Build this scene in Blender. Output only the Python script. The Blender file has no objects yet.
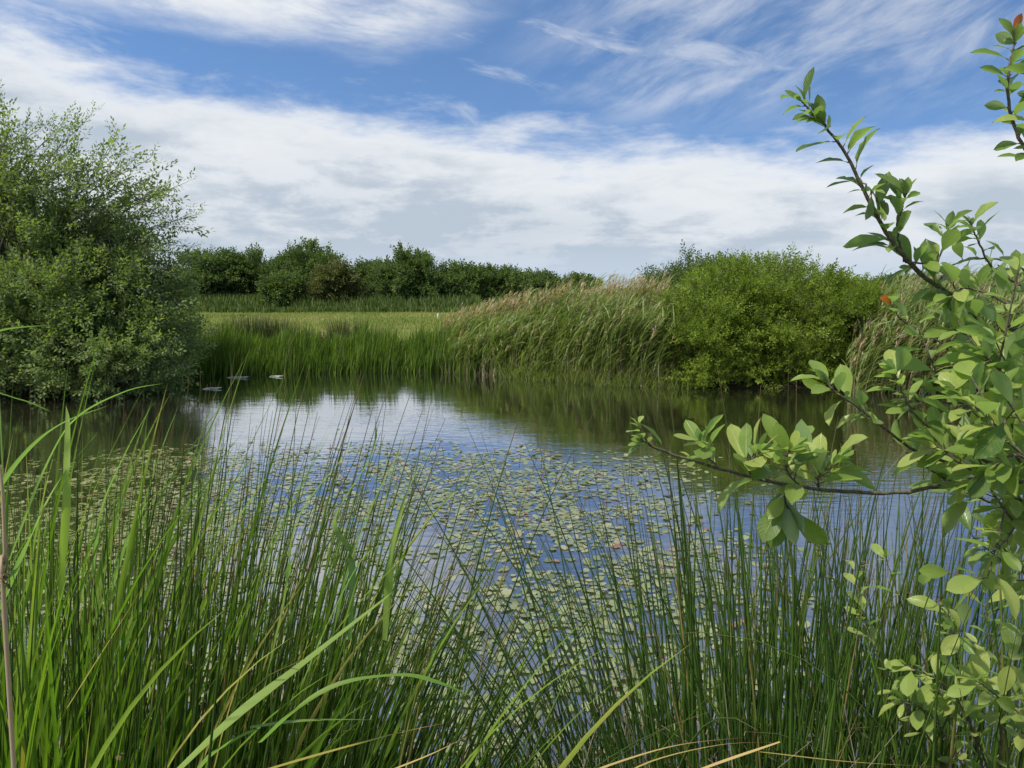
import bpy, math, random
import numpy as np
from mathutils import Vector
R = math.radians
random.seed(7); rng = np.random.default_rng(7)
scene = bpy.context.scene
COL = scene.collection

# ------------------------------------------------------------------ camera
CAMZ, FPX, PITCH = 1.9, 773.0, math.atan(96/773.0)
cam_d = bpy.data.cameras.new('camera'); cam = bpy.data.objects.new('camera', cam_d); COL.objects.link(cam)
cam.location = (0, 0, CAMZ); cam.rotation_euler = (R(90)-PITCH, 0, 0)
cam_d.sensor_width = 36; cam_d.lens = FPX/1024*36; cam_d.clip_start = 0.05; cam_d.clip_end = 6000
scene.camera = cam
# ------------------------------------------------------------------ light
SUN_EL, SUN_AZ = 54, 240      # azimuth clockwise from +Y (the view direction)
sd = Vector((math.sin(R(SUN_AZ))*math.cos(R(SUN_EL)), math.cos(R(SUN_AZ))*math.cos(R(SUN_EL)), math.sin(R(SUN_EL))))
sun_d = bpy.data.lights.new('sun', 'SUN'); sun = bpy.data.objects.new('sun', sun_d); COL.objects.link(sun)
sun_d.energy = 3.2; sun_d.angle = R(3); sun_d.color = (1, .96, .88)
sun.rotation_euler = (-sd).to_track_quat('-Z', 'Y').to_euler()
scene.view_settings.view_transform = 'Standard'; scene.view_settings.look = 'None'
scene.view_settings.exposure = 0.55; scene.view_settings.gamma = 1.0

class NT:
    """tiny node tree helper"""
    def __init__(s, tree): s.t = tree; s.n = tree.nodes; s.l = tree.links
    def new(s, typ, **kw):
        n = s.n.new(typ)
        for k, v in kw.items(): setattr(n, k, v)
        return n
    def put(s, sock, v):
        if isinstance(v, bpy.types.NodeSocket): s.l.new(v, sock)
        elif v is not None: sock.default_value = v
    def math(s, op, a, b=None, c=None, clamp=False):
        n = s.new('ShaderNodeMath', operation=op, use_clamp=clamp)
        for i, v in enumerate((a, b, c)):
            if v is not None: s.put(n.inputs[i], v)
        return n.outputs[0]
    def comb(s, x, y, z):
        n = s.new('ShaderNodeCombineXYZ')
        for i, v in enumerate((x, y, z)): s.put(n.inputs[i], v)
        return n.outputs[0]
    def noise(s, vec, scale, detail=5, rough=.55, dist=0.0):
        n = s.new('ShaderNodeTexNoise'); s.put(n.inputs['Vector'], vec)
        n.inputs['Scale'].default_value = scale; n.inputs['Detail'].default_value = detail
        n.inputs['Roughness'].default_value = rough; n.inputs['Distortion'].default_value = dist
        return n.outputs['Fac']
    def mapr(s, v, a, b, c=0.0, d=1.0, smooth=True):
        n = s.new('ShaderNodeMapRange'); n.interpolation_type = 'SMOOTHSTEP' if smooth else 'LINEAR'
        s.put(n.inputs[0], v)
        for i, q in enumerate((a, b, c, d)): s.put(n.inputs[i+1], q)
        return n.outputs[0]
    def mix(s, f, a, b):
        n = s.new('ShaderNodeMix', data_type='RGBA'); s.put(n.inputs[0], f)
        for i, v in ((6, a), (7, b)):
            if isinstance(v, (tuple, list)): v = (*v[:3], 1)
            s.put(n.inputs[i], v)
        return n.outputs[2]
    def ramp(s, f, stops, interp='LINEAR'):
        n = s.new('ShaderNodeValToRGB'); s.put(n.inputs[0], f); r = n.color_ramp; r.interpolation = interp
        while len(r.elements) < len(stops): r.elements.new(.5)
        for e, (p, c) in zip(r.elements, stops):
            e.position = p; e.color = (*c, 1) if isinstance(c, (tuple, list)) else (c, c, c, 1)
        return n.outputs[0]

# ------------------------------------------------------------------ sky with clouds (world, by direction only)
w = bpy.data.worlds.new('World'); scene.world = w; w.use_nodes = True
t = NT(w.node_tree); t.n.clear()
tc = t.new('ShaderNodeTexCoord'); sx = t.new('ShaderNodeSeparateXYZ'); t.l.new(tc.outputs['Generated'], sx.inputs[0])
X, Y, Z = sx.outputs
el = t.math('MULTIPLY', t.math('ARCSINE', Z), 57.2958)
az = t.math('MULTIPLY', t.math('ARCTAN2', X, Y), 57.2958)
zz = t.math('ADD', t.math('MAXIMUM', Z, 0.0), 0.045)
px_ = t.math('DIVIDE', X, zz); py_ = t.math('DIVIDE', Y, zz)
plane = t.comb(px_, py_, 0.0)
sky = t.new('ShaderNodeTexSky', sky_type='NISHITA'); sky.sun_disc = False
sky.sun_elevation = R(SUN_EL); sky.sun_rotation = R(SUN_AZ); sky.dust_density = .3; sky.ozone_density = 2.5; sky.air_density = 1.0
zb = t.math('ADD', t.math('MULTIPLY', Z, 1.6), 0.16)
t.l.new(t.comb(X, Y, zb), sky.inputs['Vector'])
blue = t.new('ShaderNodeMix', data_type='RGBA', blend_type='MULTIPLY'); blue.inputs[0].default_value = 1
t.l.new(sky.outputs[0], blue.inputs[6]); blue.inputs[7].default_value = (1.2, 1.42, 1.55, 1)
blue = blue.outputs[2]
# lower deck: its upper edge as a function of azimuth
wob = t.noise(t.comb(t.math('MULTIPLY', az, .10), t.math('MULTIPLY', el, .34), 2.0), 1.1, 10, .62, .12)
edge = t.ramp(t.math('DIVIDE', t.math('ADD', az, 40.0), 80.0),
    [(0.0, .80), (.09, .80), (.22, .665), (.32, .65), (.42, .63), (.53, .53), (.66, .50), (1.0, .49)], 'B_SPLINE')
edge = t.math('MULTIPLY', edge, 20.0)
# behind and beside the camera the deck simply goes on
dv = t.math('SUBTRACT', t.math('ADD', t.math('SUBTRACT', edge, .45), t.math('MULTIPLY', t.math('SUBTRACT', wob, .5), 8.0)), el)
deck = t.mapr(dv, -1.3, 2.2)
# wisps that fan out of the deck's top
st = t.new('ShaderNodeMapping'); st.inputs['Rotation'].default_value = (0, 0, R(-24)); st.inputs['Scale'].default_value = (.55, 2.6, 1)
t.l.new(plane, st.inputs['Vector'])
streak = t.noise(st.outputs[0], 1.15, 9, .62, .9)
big = t.noise(plane, .42, 3, .5, .3)
def angular(rot, sx_, sy_, scale, detail, rough, dist, off=0.0):
    c_, s_ = math.cos(R(rot)), math.sin(R(rot))
    bend = t.math('MULTIPLY', t.math('SUBTRACT', t.noise(t.comb(t.math('MULTIPLY', az, .05), t.math('MULTIPLY', el, .09), 5.0+off), 1.0, 2), .5), 7.0)
    e2 = t.math('ADD', el, bend)
    a_ = t.math('ADD', t.math('MULTIPLY', az, c_), t.math('MULTIPLY', e2, s_)); b_ = t.math('SUBTRACT', t.math('MULTIPLY', e2, c_), t.math('MULTIPLY', az, s_))
    return t.noise(t.comb(t.math('MULTIPLY', a_, sx_), t.math('MULTIPLY', b_, sy_), off), scale, detail, rough*.92, dist)
streak2 = t.math('ADD', t.math('MULTIPLY', angular(20, .11, .36, 1.0, 11, .68, .12), .62), t.math('MULTIPLY', angular(10, .07, .16, 1.2, 6, .6, .1, 4.0), .38))
streak3 = t.math('ADD', t.math('MULTIPLY', angular(-8, .11, .40, 1.0, 11, .68, .12, 9.0), .6), t.math('MULTIPLY', angular(-6, .08, .2, 1.3, 6, .6, .1, 2.0), .4))
# upper-left bank of cirrus, right-hand thin cirrus
ul_edge = t.ramp(t.math('DIVIDE', t.math('ADD', az, 40.0), 80.0), [(0, .84), (.1, .84), (.24, .81), (.34, .78), (.44, .82), (.52, .93), (.6, 1.0), (1.0, 1.0)], 'B_SPLINE')
ul = t.mapr(t.math('SUBTRACT', t.math('ADD', el, t.math('MULTIPLY', t.math('SUBTRACT', wob, .5), 4.0)), t.math('MULTIPLY', ul_edge, 20.0)), -.8, 2.4)
ul = t.math('MULTIPLY', ul, t.mapr(az, 4.0, -10.0))
ul = t.math('MULTIPLY', ul, t.mapr(streak3, .34, .58, .25, 1.0))
ul = t.math('MULTIPLY', ul, t.mapr(el, 30.0, 22.0, .35, 1.0))
rt = t.math('MULTIPLY', t.mapr(az, -4.0, 12.0), t.mapr(el, 9.5, 14.0))
rt = t.math('MULTIPLY', rt, t.mapr(streak2, .40, .68, 0.0, .62))
mid = t.math('MULTIPLY', t.mapr(streak3, .53, .68, 0.0, .5), t.mapr(el, 9.0, 11.0))
high = t.math('MULTIPLY', t.mapr(big, .42, .62), t.mapr(streak, .35, .65, .2, .8))
high = t.math('MULTIPLY', high, t.mapr(el, 20.0, 27.0))
cov = t.math('MAXIMUM', t.math('MAXIMUM', deck, ul), t.math('MAXIMUM', t.math('MAXIMUM', rt, mid), high))
cov = t.math('MULTIPLY', cov, 0.97)
# shading inside the deck: white rolls over blue-grey bases
sh = t.noise(t.comb(t.math('MULTIPLY', az, .13), t.math('MULTIPLY', el, .38), 7.3), 1.3, 10, .62, .15)
shb = t.noise(t.comb(t.math('MULTIPLY', az, .02), t.math('MULTIPLY', el, .12), 3.1), 1.6, 3, .5, .3)
depth_in = t.mapr(dv, .8, 5.5)
g = t.math('ADD', t.math('MULTIPLY', t.mapr(sh, .38, .60), .62), t.math('MULTIPLY', t.mapr(shb, .35, .65), .38))
g = t.math('MULTIPLY', depth_in, t.math('SUBTRACT', 1.24, g), clamp=True)
ccol = t.mix(g, (6.9, 7.1, 7.3), (4.0, 4.6, 5.3))
hor = t.mapr(el, 3.6, .6)
ccol = t.mix(t.math('MULTIPLY', hor, .6), ccol, (4.6, 5.4, 6.4))
skyc = t.mix(cov, blue, ccol)
bg = t.new('ShaderNodeBackground'); t.l.new(skyc, bg.inputs[0]); bg.inputs[1].default_value = 0.086
ow = t.new('ShaderNodeOutputWorld'); t.l.new(bg.outputs[0], ow.inputs[0])

# ------------------------------------------------------------------ helpers
cp, sp = math.cos(PITCH), math.sin(PITCH)
def ray(px, py):
    u, v = (px-512)/FPX, (384-py)/FPX
    return np.array([u, cp+v*sp, -sp+v*cp])
def at(px, py, yy):
    d = ray(px, py); return np.array([0, 0, CAMZ]) + d*(yy/d[1])
def on(px, py, z=0.0):
    d = ray(px, py); return np.array([0, 0, CAMZ]) + d*((z-CAMZ)/d[2])

def mat(name):
    m = bpy.data.materials.new(name); m.use_nodes = True; m.node_tree.nodes.clear(); return m, NT(m.node_tree)
def leafmat(name, stops, trans=.35, rough=.45, spec=.35, back=None, veins=False, tcol=1.25, tip=None, warm=1.32):
    stops = [(p_, (c_[0]*warm, c_[1]*1.08, c_[2]*1.0)) for p_, c_ in stops]
    m, t = mat(name)
    a = t.new('ShaderNodeAttribute', attribute_name='rnd')
    pos = t.new('ShaderNodeNewGeometry')
    n = t.noise(pos.outputs['Position'], 22 if veins else 2.2, 3)
    f = t.math('ADD', a.outputs['Fac'], t.math('MULTIPLY', t.math('SUBTRACT', n, .5), .5), clamp=True)
    c = t.ramp(f, stops)
    tt = t.new('ShaderNodeAttribute', attribute_name='tee')
    if veins:
        sp_ = t.noise(pos.outputs['Position'], 420, 2, .5); c = t.mix(t.mapr(sp_, .70, .74, 0.0, .7), c, (.16, .09, .03))
        blot = t.noise(pos.outputs['Position'], 60, 4, .6); c = t.mix(t.mapr(blot, .45, .7, 0.0, .35), c, (.36, .40, .12))
    if tip: c = t.mix(t.mapr(tt.outputs['Fac'], tip[1], tip[2]), c, tip[0])
    if back: c = t.mix(t.math('MULTIPLY', pos.outputs['Backfacing'], .75), c, back)
    p = t.new('ShaderNodeBsdfPrincipled'); t.put(p.inputs['Base Color'], c)
    p.inputs['Roughness'].default_value = rough; p.inputs['Specular IOR Level'].default_value = spec
    if veins:
        uv = t.new('ShaderNodeUVMap', uv_map='UVMap'); su = t.new('ShaderNodeSeparateXYZ'); t.l.new(uv.outputs[0], su.inputs[0])
        au = t.math('ABSOLUTE', t.math('SUBTRACT', su.outputs[0], .5))
        rib = t.mapr(au, .0, .045, 1.0, 0.0)
        sv = t.math('SINE', t.math('MULTIPLY', t.math('SUBTRACT', su.outputs[1], t.math('MULTIPLY', au, .55)), 62.0))
        vv = t.math('MAXIMUM', rib, t.mapr(sv, .72, 1.0, 0.0, .4))
        t.put(p.inputs['Base Color'], t.mix(t.math('MULTIPLY', vv, .45), c, (.30, .40, .13)))
        b = t.new('ShaderNodeBump'); b.inputs['Strength'].default_value = .35; b.inputs['Distance'].default_value = .002
        t.l.new(vv, b.inputs['Height']); t.l.new(b.outputs[0], p.inputs['Normal'])
    tr = t.new('ShaderNodeBsdfTranslucent')
    tcn = t.new('ShaderNodeMix', data_type='RGBA', blend_type='MULTIPLY'); tcn.inputs[0].default_value = 1
    t.put(tcn.inputs[6], c); tcn.inputs[7].default_value = (tcol, tcol*1.12, .55, 1); t.l.new(tcn.outputs[2], tr.inputs[0])
    mx = t.new('ShaderNodeMixShader'); mx.inputs[0].default_value = trans
    t.l.new(p.outputs[0], mx.inputs[1]); t.l.new(tr.outputs[0], mx.inputs[2])
    o = t.new('ShaderNodeOutputMaterial'); t.l.new(mx.outputs[0], o.inputs[0])
    return m
def barkmat(name, c1, c2, scale=30, rough=.85):
    m, t = mat(name); pos = t.new('ShaderNodeNewGeometry')
    n = t.noise(pos.outputs['Position'], scale, 6, .65)
    p = t.new('ShaderNodeBsdfPrincipled'); t.put(p.inputs['Base Color'], t.mix(t.mapr(n, .35, .65), c1, c2)); p.inputs['Roughness'].default_value = rough
    b = t.new('ShaderNodeBump'); b.inputs['Strength'].default_value = .5; b.inputs['Distance'].default_value = .004
    t.l.new(n, b.inputs['Height']); t.l.new(b.outputs[0], p.inputs['Normal'])
    o = t.new('ShaderNodeOutputMaterial'); t.l.new(p.outputs[0], o.inputs[0]); return m

class Geo:
    """collects vertex arrays and quads (triangles repeat their last index as -1)"""
    def __init__(s): s.V, s.F, s.r, s.tt, s.uv, s.n = [], [], [], [], [], 0
    def add(s, V, F, r=None, tt=None, uv=None):
        V = np.asarray(V, float).reshape(-1, 3); F = np.asarray(F, int)
        if F.shape[1] == 3: F = np.hstack([F, -np.ones((len(F), 1), int)])
        G = np.where(F >= 0, F+s.n, -1)
        s.V.append(V); s.F.append(G); s.n += len(V)
        s.r.append(np.broadcast_to(.5 if r is None else r, len(V)).astype(float))
        s.tt.append(np.broadcast_to(0. if tt is None else tt, len(V)).astype(float))
        s.uv.append(np.zeros((len(V), 2)) if uv is None else uv)
    def build(s, name, material, parent=None, smooth=True):
        V = np.vstack(s.V); F = np.vstack(s.F); tri = F[:, 3] < 0
        cnt = np.where(tri, 3, 4); loops = F[F >= 0] if tri.any() else F.ravel()
        me = bpy.data.meshes.new(name)
        me.vertices.add(len(V)); me.vertices.foreach_set('co', V.astype(np.float32).ravel())
        me.loops.add(len(loops)); me.loops.foreach_set('vertex_index', loops.astype(np.int32))
        me.polygons.add(len(F)); me.polygons.foreach_set('loop_start', np.concatenate([[0], np.cumsum(cnt)[:-1]]).astype(np.int32))
        me.polygons.foreach_set('loop_total', cnt.astype(np.int32))
        me.polygons.foreach_set('use_smooth', np.full(len(F), smooth))
        a = me.attributes.new('rnd', 'FLOAT', 'POINT'); a.data.foreach_set('value', np.concatenate(s.r).astype(np.float32))
        a = me.attributes.new('tee', 'FLOAT', 'POINT'); a.data.foreach_set('value', np.concatenate(s.tt).astype(np.float32))
        uv = np.vstack(s.uv)
        if uv.any():
            l = me.uv_layers.new(name='UVMap'); l.data.foreach_set('uv', uv[loops].astype(np.float32).ravel())
        me.update(calc_edges=True); me.validate()
        me.materials.append(material)
        o = bpy.data.objects.new(name, me); COL.objects.link(o)
        if parent:
            o.parent = parent
            o.location = -parent.location; me_off = True
        return o
def empty(name, loc, label, cat, group=None):
    o = bpy.data.objects.new(name, None); COL.objects.link(o); o.location = loc; o.empty_display_size = .1
    o['label'] = label; o['category'] = cat
    if group: o['group'] = group
    return o
def tag(o, label=None, cat=None, group=None, kind=None):
    for k, v in (('label', label), ('category', cat), ('group', group), ('kind', kind)):
        if v: o[k] = v
    return o
def recentre(o):
    """move a top-level mesh's origin to its base"""
    me = o.data; n = len(me.vertices); c = np.empty(n*3, np.float32); me.vertices.foreach_get('co', c); c = c.reshape(-1, 3)
    b = np.array([c[:, 0].mean(), c[:, 1].mean(), c[:, 2].min()], np.float32)
    me.vertices.foreach_set('co', (c-b).ravel()); o.location = b.tolist(); me.update(); return o

def frames(D, up):
    """rotation matrices (n,3,3) whose columns are side, dir, normal"""
    D = D/np.linalg.norm(D, axis=1, keepdims=True)
    S = np.cross(D, up); l = np.linalg.norm(S, axis=1, keepdims=True); S = np.where(l > 1e-4, S/np.maximum(l, 1e-4), [1, 0, 0])
    N = np.cross(S, D); return np.stack([S, D, N], 2)
def instance(g, T, F, P, M, S, r, tt=None, uv=None):
    T = np.asarray(T, float); F = np.asarray(F, int); n, k = len(P), len(T)
    if F.shape[1] == 3: F = np.hstack([F, -np.ones((len(F), 1), int)])
    S = np.asarray(S, float)
    if S.ndim == 1: S = S[:, None]
    V = np.einsum('nij,nkj->nki', M, T[None]*S[:, None, :] if S.shape[1] == 3 else T[None]*S[:, :, None]) + P[:, None]
    FF = np.where(F[None] >= 0, F[None]+(np.arange(n)*k)[:, None, None], -1).reshape(-1, 4)
    g.add(V.reshape(-1, 3), FF, np.repeat(r, k), None if tt is None else np.tile(tt, n), None if uv is None else np.tile(uv, (n, 1)))

def tube(g, pts, r0, r1, sides=5, r=.5):
    P = np.asarray(pts, float); n = len(P); T = np.gradient(P, axis=0); T /= np.linalg.norm(T, axis=1, keepdims=True)+1e-9
    ref = np.array([0, 0, 1.]) if abs(T[:, 2]).mean() < .8 else np.array([1., 0, 0])
    A = np.cross(T, ref); A /= np.linalg.norm(A, axis=1, keepdims=True)+1e-9; B = np.cross(T, A)
    rad = np.linspace(r0, r1, n) if np.isscalar(r1) else np.asarray(r1)
    a = np.arange(sides)/sides*2*np.pi
    V = P[:, None] + rad[:, None, None]*(np.cos(a)[None, :, None]*A[:, None]+np.sin(a)[None, :, None]*B[:, None])
    i = np.arange(n-1)[:, None]*sides; j = np.arange(sides)[None]; jn = (j+1) % sides
    F = np.stack([i+j, i+jn, i+sides+jn, i+sides+j], -1).reshape(-1, 4)
    g.add(V.reshape(-1, 3), F, r, np.repeat(np.linspace(0, 1, n), sides))
def catmull(P, n):
    P = np.asarray(P, float)
    if len(P) == 2: return P[0]+(P[1]-P[0])*np.linspace(0, 1, n)[:, None]
    Q = np.vstack([2*P[0]-P[1], P, 2*P[-1]-P[-2]]); out = []
    for s in np.linspace(0, len(P)-1.0001, n):
        i = int(s); u = s-i; a, b, c, d = Q[i:i+4]
        out.append(.5*((2*b)+(c-a)*u+(2*a-5*b+4*c-d)*u*u+(3*b-a-3*c+d)*u**3))
    return np.array(out)
def centerlines(B, L, az, th0, th1, seg, pw=1.5, swirl=0.0):
    """curved blades: base B (n,3), length, azimuth, start lean and added lean"""
    n = len(B); tm = (np.arange(seg)+.5)/seg
    th = th0[:, None]+th1[:, None]*tm[None]**pw
    a = az[:, None]+swirl*tm[None]*(rng.random((n, 1))-.5)
    D = np.stack([np.sin(th)*np.cos(a), np.sin(th)*np.sin(a), np.cos(th)], 2)
    P = np.concatenate([B[:, None], B[:, None]+np.cumsum(D*(L/seg)[:, None, None], 1)], 1)
    D = np.concatenate([D, D[:, -1:]], 1)
    return P, D
def ribbons(g, P, D, W, r, twist=None, fold=.25, prof=None, tip=None):
    """V-folded leaf blades along centre lines P (n,m,3)"""
    n, m = P.shape[:2]; tt = np.linspace(0, 1, m)
    if prof is None: prof = np.minimum(1, .55+tt*2)*(1-tt**2.2)
    up = np.zeros_like(D); up[..., 2] = 1
    S = np.cross(D, up); l = np.linalg.norm(S, axis=2, keepdims=True)
    ang = rng.random(n)*2*np.pi; S0 = np.stack([np.cos(ang), np.sin(ang), 0*ang], 1)[:, None]
    S = np.where(l > .15, S/np.maximum(l, 1e-3), S0)
    if twist is not None:
        N = np.cross(S, D); a = (twist[:, None]*(0.3+tt[None]))[..., None]; S = S*np.cos(a)+N*np.sin(a)
    N = np.cross(S, D); w_ = (W[:, None]*prof[None])[..., None]*.5
    Lf, Rt = P-S*w_+N*w_*fold, P+S*w_+N*w_*fold
    if fold:
        V = np.stack([Lf, P, Rt], 2); k = 3
    else:
        V = np.stack([Lf, Rt], 2); k = 2
    b = (np.arange(n)*m*k)[:, None, None]; i = (np.arange(m-1)*k)[None, :, None]; j = np.arange(k-1)[None, None]
    F = np.stack([b+i+j, b+i+j+1, b+i+k+j+1, b+i+k+j], -1).reshape(-1, 4)
    g.add(V.reshape(-1, 3), F, np.repeat(r, m*k), np.tile(np.repeat(tt, k), n))
def stems(g, P, D, rad, r, sides=3, taper=.25):
    n, m = P.shape[:2]; tt = np.linspace(0, 1, m)
    ref = np.zeros_like(D); ref[..., 0] = .3; ref[..., 1] = .95
    A = np.cross(D, ref); A /= np.linalg.norm(A, axis=2, keepdims=True)+1e-9; Bn = np.cross(D, A)
    w_ = (rad[:, None]*(1-(1-taper)*tt[None]**1.6))[..., None, None]
    a = np.arange(sides)/sides*2*np.pi
    V = P[:, :, None]+w_*(np.cos(a)[None, None, :, None]*A[:, :, None]+np.sin(a)[None, None, :, None]*Bn[:, :, None])
    b = (np.arange(n)*m*sides)[:, None, None]; i = (np.arange(m-1)*sides)[None, :, None]; j = np.arange(sides)[None, None]; jn = (j+1) % sides
    F = np.stack([b+i+j, b+i+jn, b+i+sides+jn, b+i+sides+j], -1).reshape(-1, 4)
    g.add(V.reshape(-1, 3), F, np.repeat(r, m*sides), np.tile(np.repeat(tt, sides), n))

# ------------------------------------------------------------------ materials
M_sallow = leafmat('sallow_leaves', [(0, (.09, .15, .045)), (.5, (.165, .245, .08)), (1, (.26, .34, .13))], .45, .6, .12, back=(.24, .30, .15), warm=1.2)
M_bright = leafmat('bright_shrub_leaves', [(0, (.09, .15, .018)), (.5, (.16, .23, .027)), (1, (.25, .35, .065))], .42, .6, .15, warm=1.15)
M_dark = leafmat('distant_leaves', [(0, (.06, .10, .036)), (.5, (.10, .155, .055)), (1, (.15, .205, .08))], .4, .6, .12, warm=1.15)
M_brownish = leafmat('reddish_leaves', [(0, (.06, .085, .035)), (.5, (.105, .14, .055)), (1, (.15, .18, .075))], .35, .6, .12)
M_near = leafmat('near_sallow_leaves', [(0, (.07, .15, .03)), (.45, (.17, .27, .055)), (.8, (.27, .38, .09)), (1, (.38, .46, .13))], .48, .33, .5, back=(.28, .38, .19), veins=True, warm=1.15)
M_red = leafmat('young_red_leaves', [(0, (.38, .09, .03)), (1, (.45, .20, .06))], .4, .4, .4)
M_rush = leafmat('rush_stems', [(0, (.028, .075, .016)), (.5, (.06, .14, .022)), (.93, (.11, .21, .035)), (1, (.24, .22, .08))], .12, .35, .5, tip=((.18, .13, .05), .82, 1.0))
M_blade = leafmat('grass_blades', [(0, (.06, .14, .02)), (.5, (.11, .24, .028)), (.9, (.20, .35, .05)), (1, (.36, .36, .11))], .42, .45, .35)
M_reed = leafmat('reed_leaves', [(0, (.075, .13, .03)), (.5, (.12, .20, .045)), (1, (.20, .28, .08))], .35, .45, .4)
M_reednear = leafmat('broad_reed_leaves', [(0, (.13, .25, .06)), (.5, (.18, .32, .08)), (1, (.26, .42, .10))], .45, .42, .4, back=(.22, .36, .16))
M_straw = leafmat('dry_straw', [(0, (.22, .18, .12)), (.5, (.33, .28, .19)), (1, (.50, .43, .32))], .3, .7, .2, warm=1.2)
M_litter = leafmat('dead_litter', [(0, (.10, .075, .045)), (.5, (.20, .15, .09)), (1, (.42, .36, .26))], .1, .8, .2, warm=1.02)
M_iris = leafmat('iris_leaves', [(0, (.03, .075, .012)), (.5, (.085, .17, .022)), (1, (.17, .27, .04))], .38, .45, .35)
M_meadow = leafmat('meadow_grass', [(0, (.12, .18, .045)), (.5, (.18, .25, .065)), (1, (.30, .31, .13))], .35, .6, .2, warm=1.28)
M_nettle = leafmat('rank_herbs', [(0, (.05, .10, .025)), (.5, (.08, .145, .038)), (1, (.13, .19, .06))], .3, .6, .2)
M_tuss = leafmat('tussock_blades', [(0, (.02, .045, .010)), (.6, (.04, .075, .018)), (1, (.09, .10, .035))], .15, .5, .3, tip=((.09, .075, .035), .6, .95))
M_pad = leafmat('pad_leaves', [(0, (.09, .13, .05)), (.35, (.17, .23, .09)), (.75, (.22, .285, .135)), (.93, (.29, .31, .17)), (1, (.18, .11, .06))], .12, .22, .7)
M_bark = barkmat('grey_bark', (.06, .05, .04), (.17, .15, .12), 40)
M_twig = barkmat('twig_bark', (.07, .06, .035), (.16, .14, .08), 160)
M_seed = barkmat('rush_flowers', (.10, .06, .03), (.22, .15, .07), 300)
M_log = barkmat('weathered_wood', (.32, .30, .22), (.62, .60, .50), 25)
M_post = barkmat('white_post_paint', (.60, .60, .57), (.78, .78, .75), 18, .6)

# ------------------------------------------------------------------ pond outline
far = [(150, 381), (205, 377), (260, 374), (330, 373), (400, 372), (450, 372), (490, 375), (530, 379), (600, 384), (660, 386), (720, 388), (800, 389), (880, 390), (960, 391)]
poly = [on(*p)[:2] for p in far]
poly = [np.array(q) for q in [(-6.4, 2.9), (-9.5, 6), (-12, 10), (-11.5, 13.4), (-9, 14.1)]] + poly + \
       [np.array(q) for q in [(10.5, 13.5), (10.2, 10), (8.2, 7), (5.5, 4.6), (3.6, 3.3), (2.3, 2.65), (1.0, 2.55), (0, 2.75), (-1.2, 2.5), (-3, 2.6)]]
poly = np.array(poly)
def sdist(p):
    """signed distance to the pond outline, positive on land"""
    p = np.asarray(p, float); d = np.full(len(p), 1e9); ins = np.zeros(len(p), bool)
    for i in range(len(poly)):
        a, b = poly[i-1], poly[i]; e = b-a; u = np.clip(((p-a)@e)/(e@e), 0, 1)
        d = np.minimum(d, np.linalg.norm(p-a-u[:, None]*e, axis=1))
        c = ((a[1] > p[:, 1]) != (b[1] > p[:, 1])); xx = (b[0]-a[0])*(p[:, 1]-a[1])/(b[1]-a[1]+1e-12)+a[0]
        ins ^= c & (p[:, 0] < xx)
    return np.where(ins, -d, d)
def sst(a, b, x): u = np.clip((x-a)/(b-a), 0, 1); return u*u*(3-2*u)
def wave(x, y): return (np.sin(x*1.3+y*.7)+np.sin(x*.5-y*1.1+2)+np.sin(x*2.9+1)*.4+np.sin(y*3.3+x)*.3)/2.7
def hgt(x, y):
    x = np.asarray(x, float); y = np.asarray(y, float)
    s = sdist(np.stack([x.ravel(), y.ravel()], 1)).reshape(x.shape)+wave(x*1.7, y*1.7)*.12
    near = 1-sst(3, 7, y)
    h = np.where(s < 0, np.maximum(-.9, s*.45), (.26+.09*near)*sst(0, .9, s)+.02*s.clip(0, 6)*0)
    h = h+np.where(s > .5, wave(x*.35, y*.35)*.05*sst(.5, 4, s), 0)
    far_ = np.hypot(x, y); h = h+sst(90, 600, far_)*wave(x*.006, y*.006)*2.0
    return h
def h1(x, y): return float(hgt(np.array([x]), np.array([y]))[0])

def axis(lo, hi, step, out):
    a = list(np.arange(lo, hi+1e-6, step)); s = step
    while a[-1] < out: s *= 1.28; a.append(a[-1]+s)
    s = step
    while a[0] > -out: s *= 1.28; a.insert(0, a[0]-s)
    return np.array(a)
gx, gy = axis(-14, 14, .22, 2500), axis(-2, 26, .22, 2500)
XX, YY = np.meshgrid(gx, gy); ZZ = hgt(XX, YY)
g = Geo(); nx = len(gx); i = np.arange(len(gy)-1)[:, None]*nx+np.arange(nx-1)[None]
g.add(np.stack([XX, YY, ZZ], -1).reshape(-1, 3), np.stack([i, i+1, i+nx+1, i+nx], -1).reshape(-1, 4))
m, t = mat('ground'); pos = t.new('ShaderNodeNewGeometry'); s3 = t.new('ShaderNodeSeparateXYZ'); t.l.new(pos.outputs['Position'], s3.inputs[0])
n1 = t.noise(pos.outputs['Position'], .35, 6, .6); n2 = t.noise(pos.outputs['Position'], 7, 6, .7)
gc = t.mix(t.mapr(n1, .38, .62), (.16, .20, .055), (.28, .28, .10)); gc = t.mix(t.mapr(n2, .3, .7), t.mix(.5, gc, (.07, .11, .025)), gc)
soil = t.mix(n2, (.018, .014, .009), (.07, .055, .035))
nearm = t.mapr(t.math('ADD', s3.outputs[1], t.math('MULTIPLY', n1, 2.0)), 5.0, 9.0)
gc = t.mix(nearm, soil, gc); gc = t.mix(t.mapr(s3.outputs[2], .10, .24), soil, gc)
p = t.new('ShaderNodeBsdfPrincipled'); t.put(p.inputs['Base Color'], gc); p.inputs['Roughness'].default_value = .95; p.inputs['Specular IOR Level'].default_value = .15
b = t.new('ShaderNodeBump'); b.inputs['Strength'].default_value = .8; b.inputs['Distance'].default_value = .06; t.l.new(n2, b.inputs['Height']); t.l.new(b.outputs[0], p.inputs['Normal'])
o = t.new('ShaderNodeOutputMaterial'); t.l.new(p.outputs[0], o.inputs[0])
tag(g.build('ground', m), kind='structure')

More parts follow.
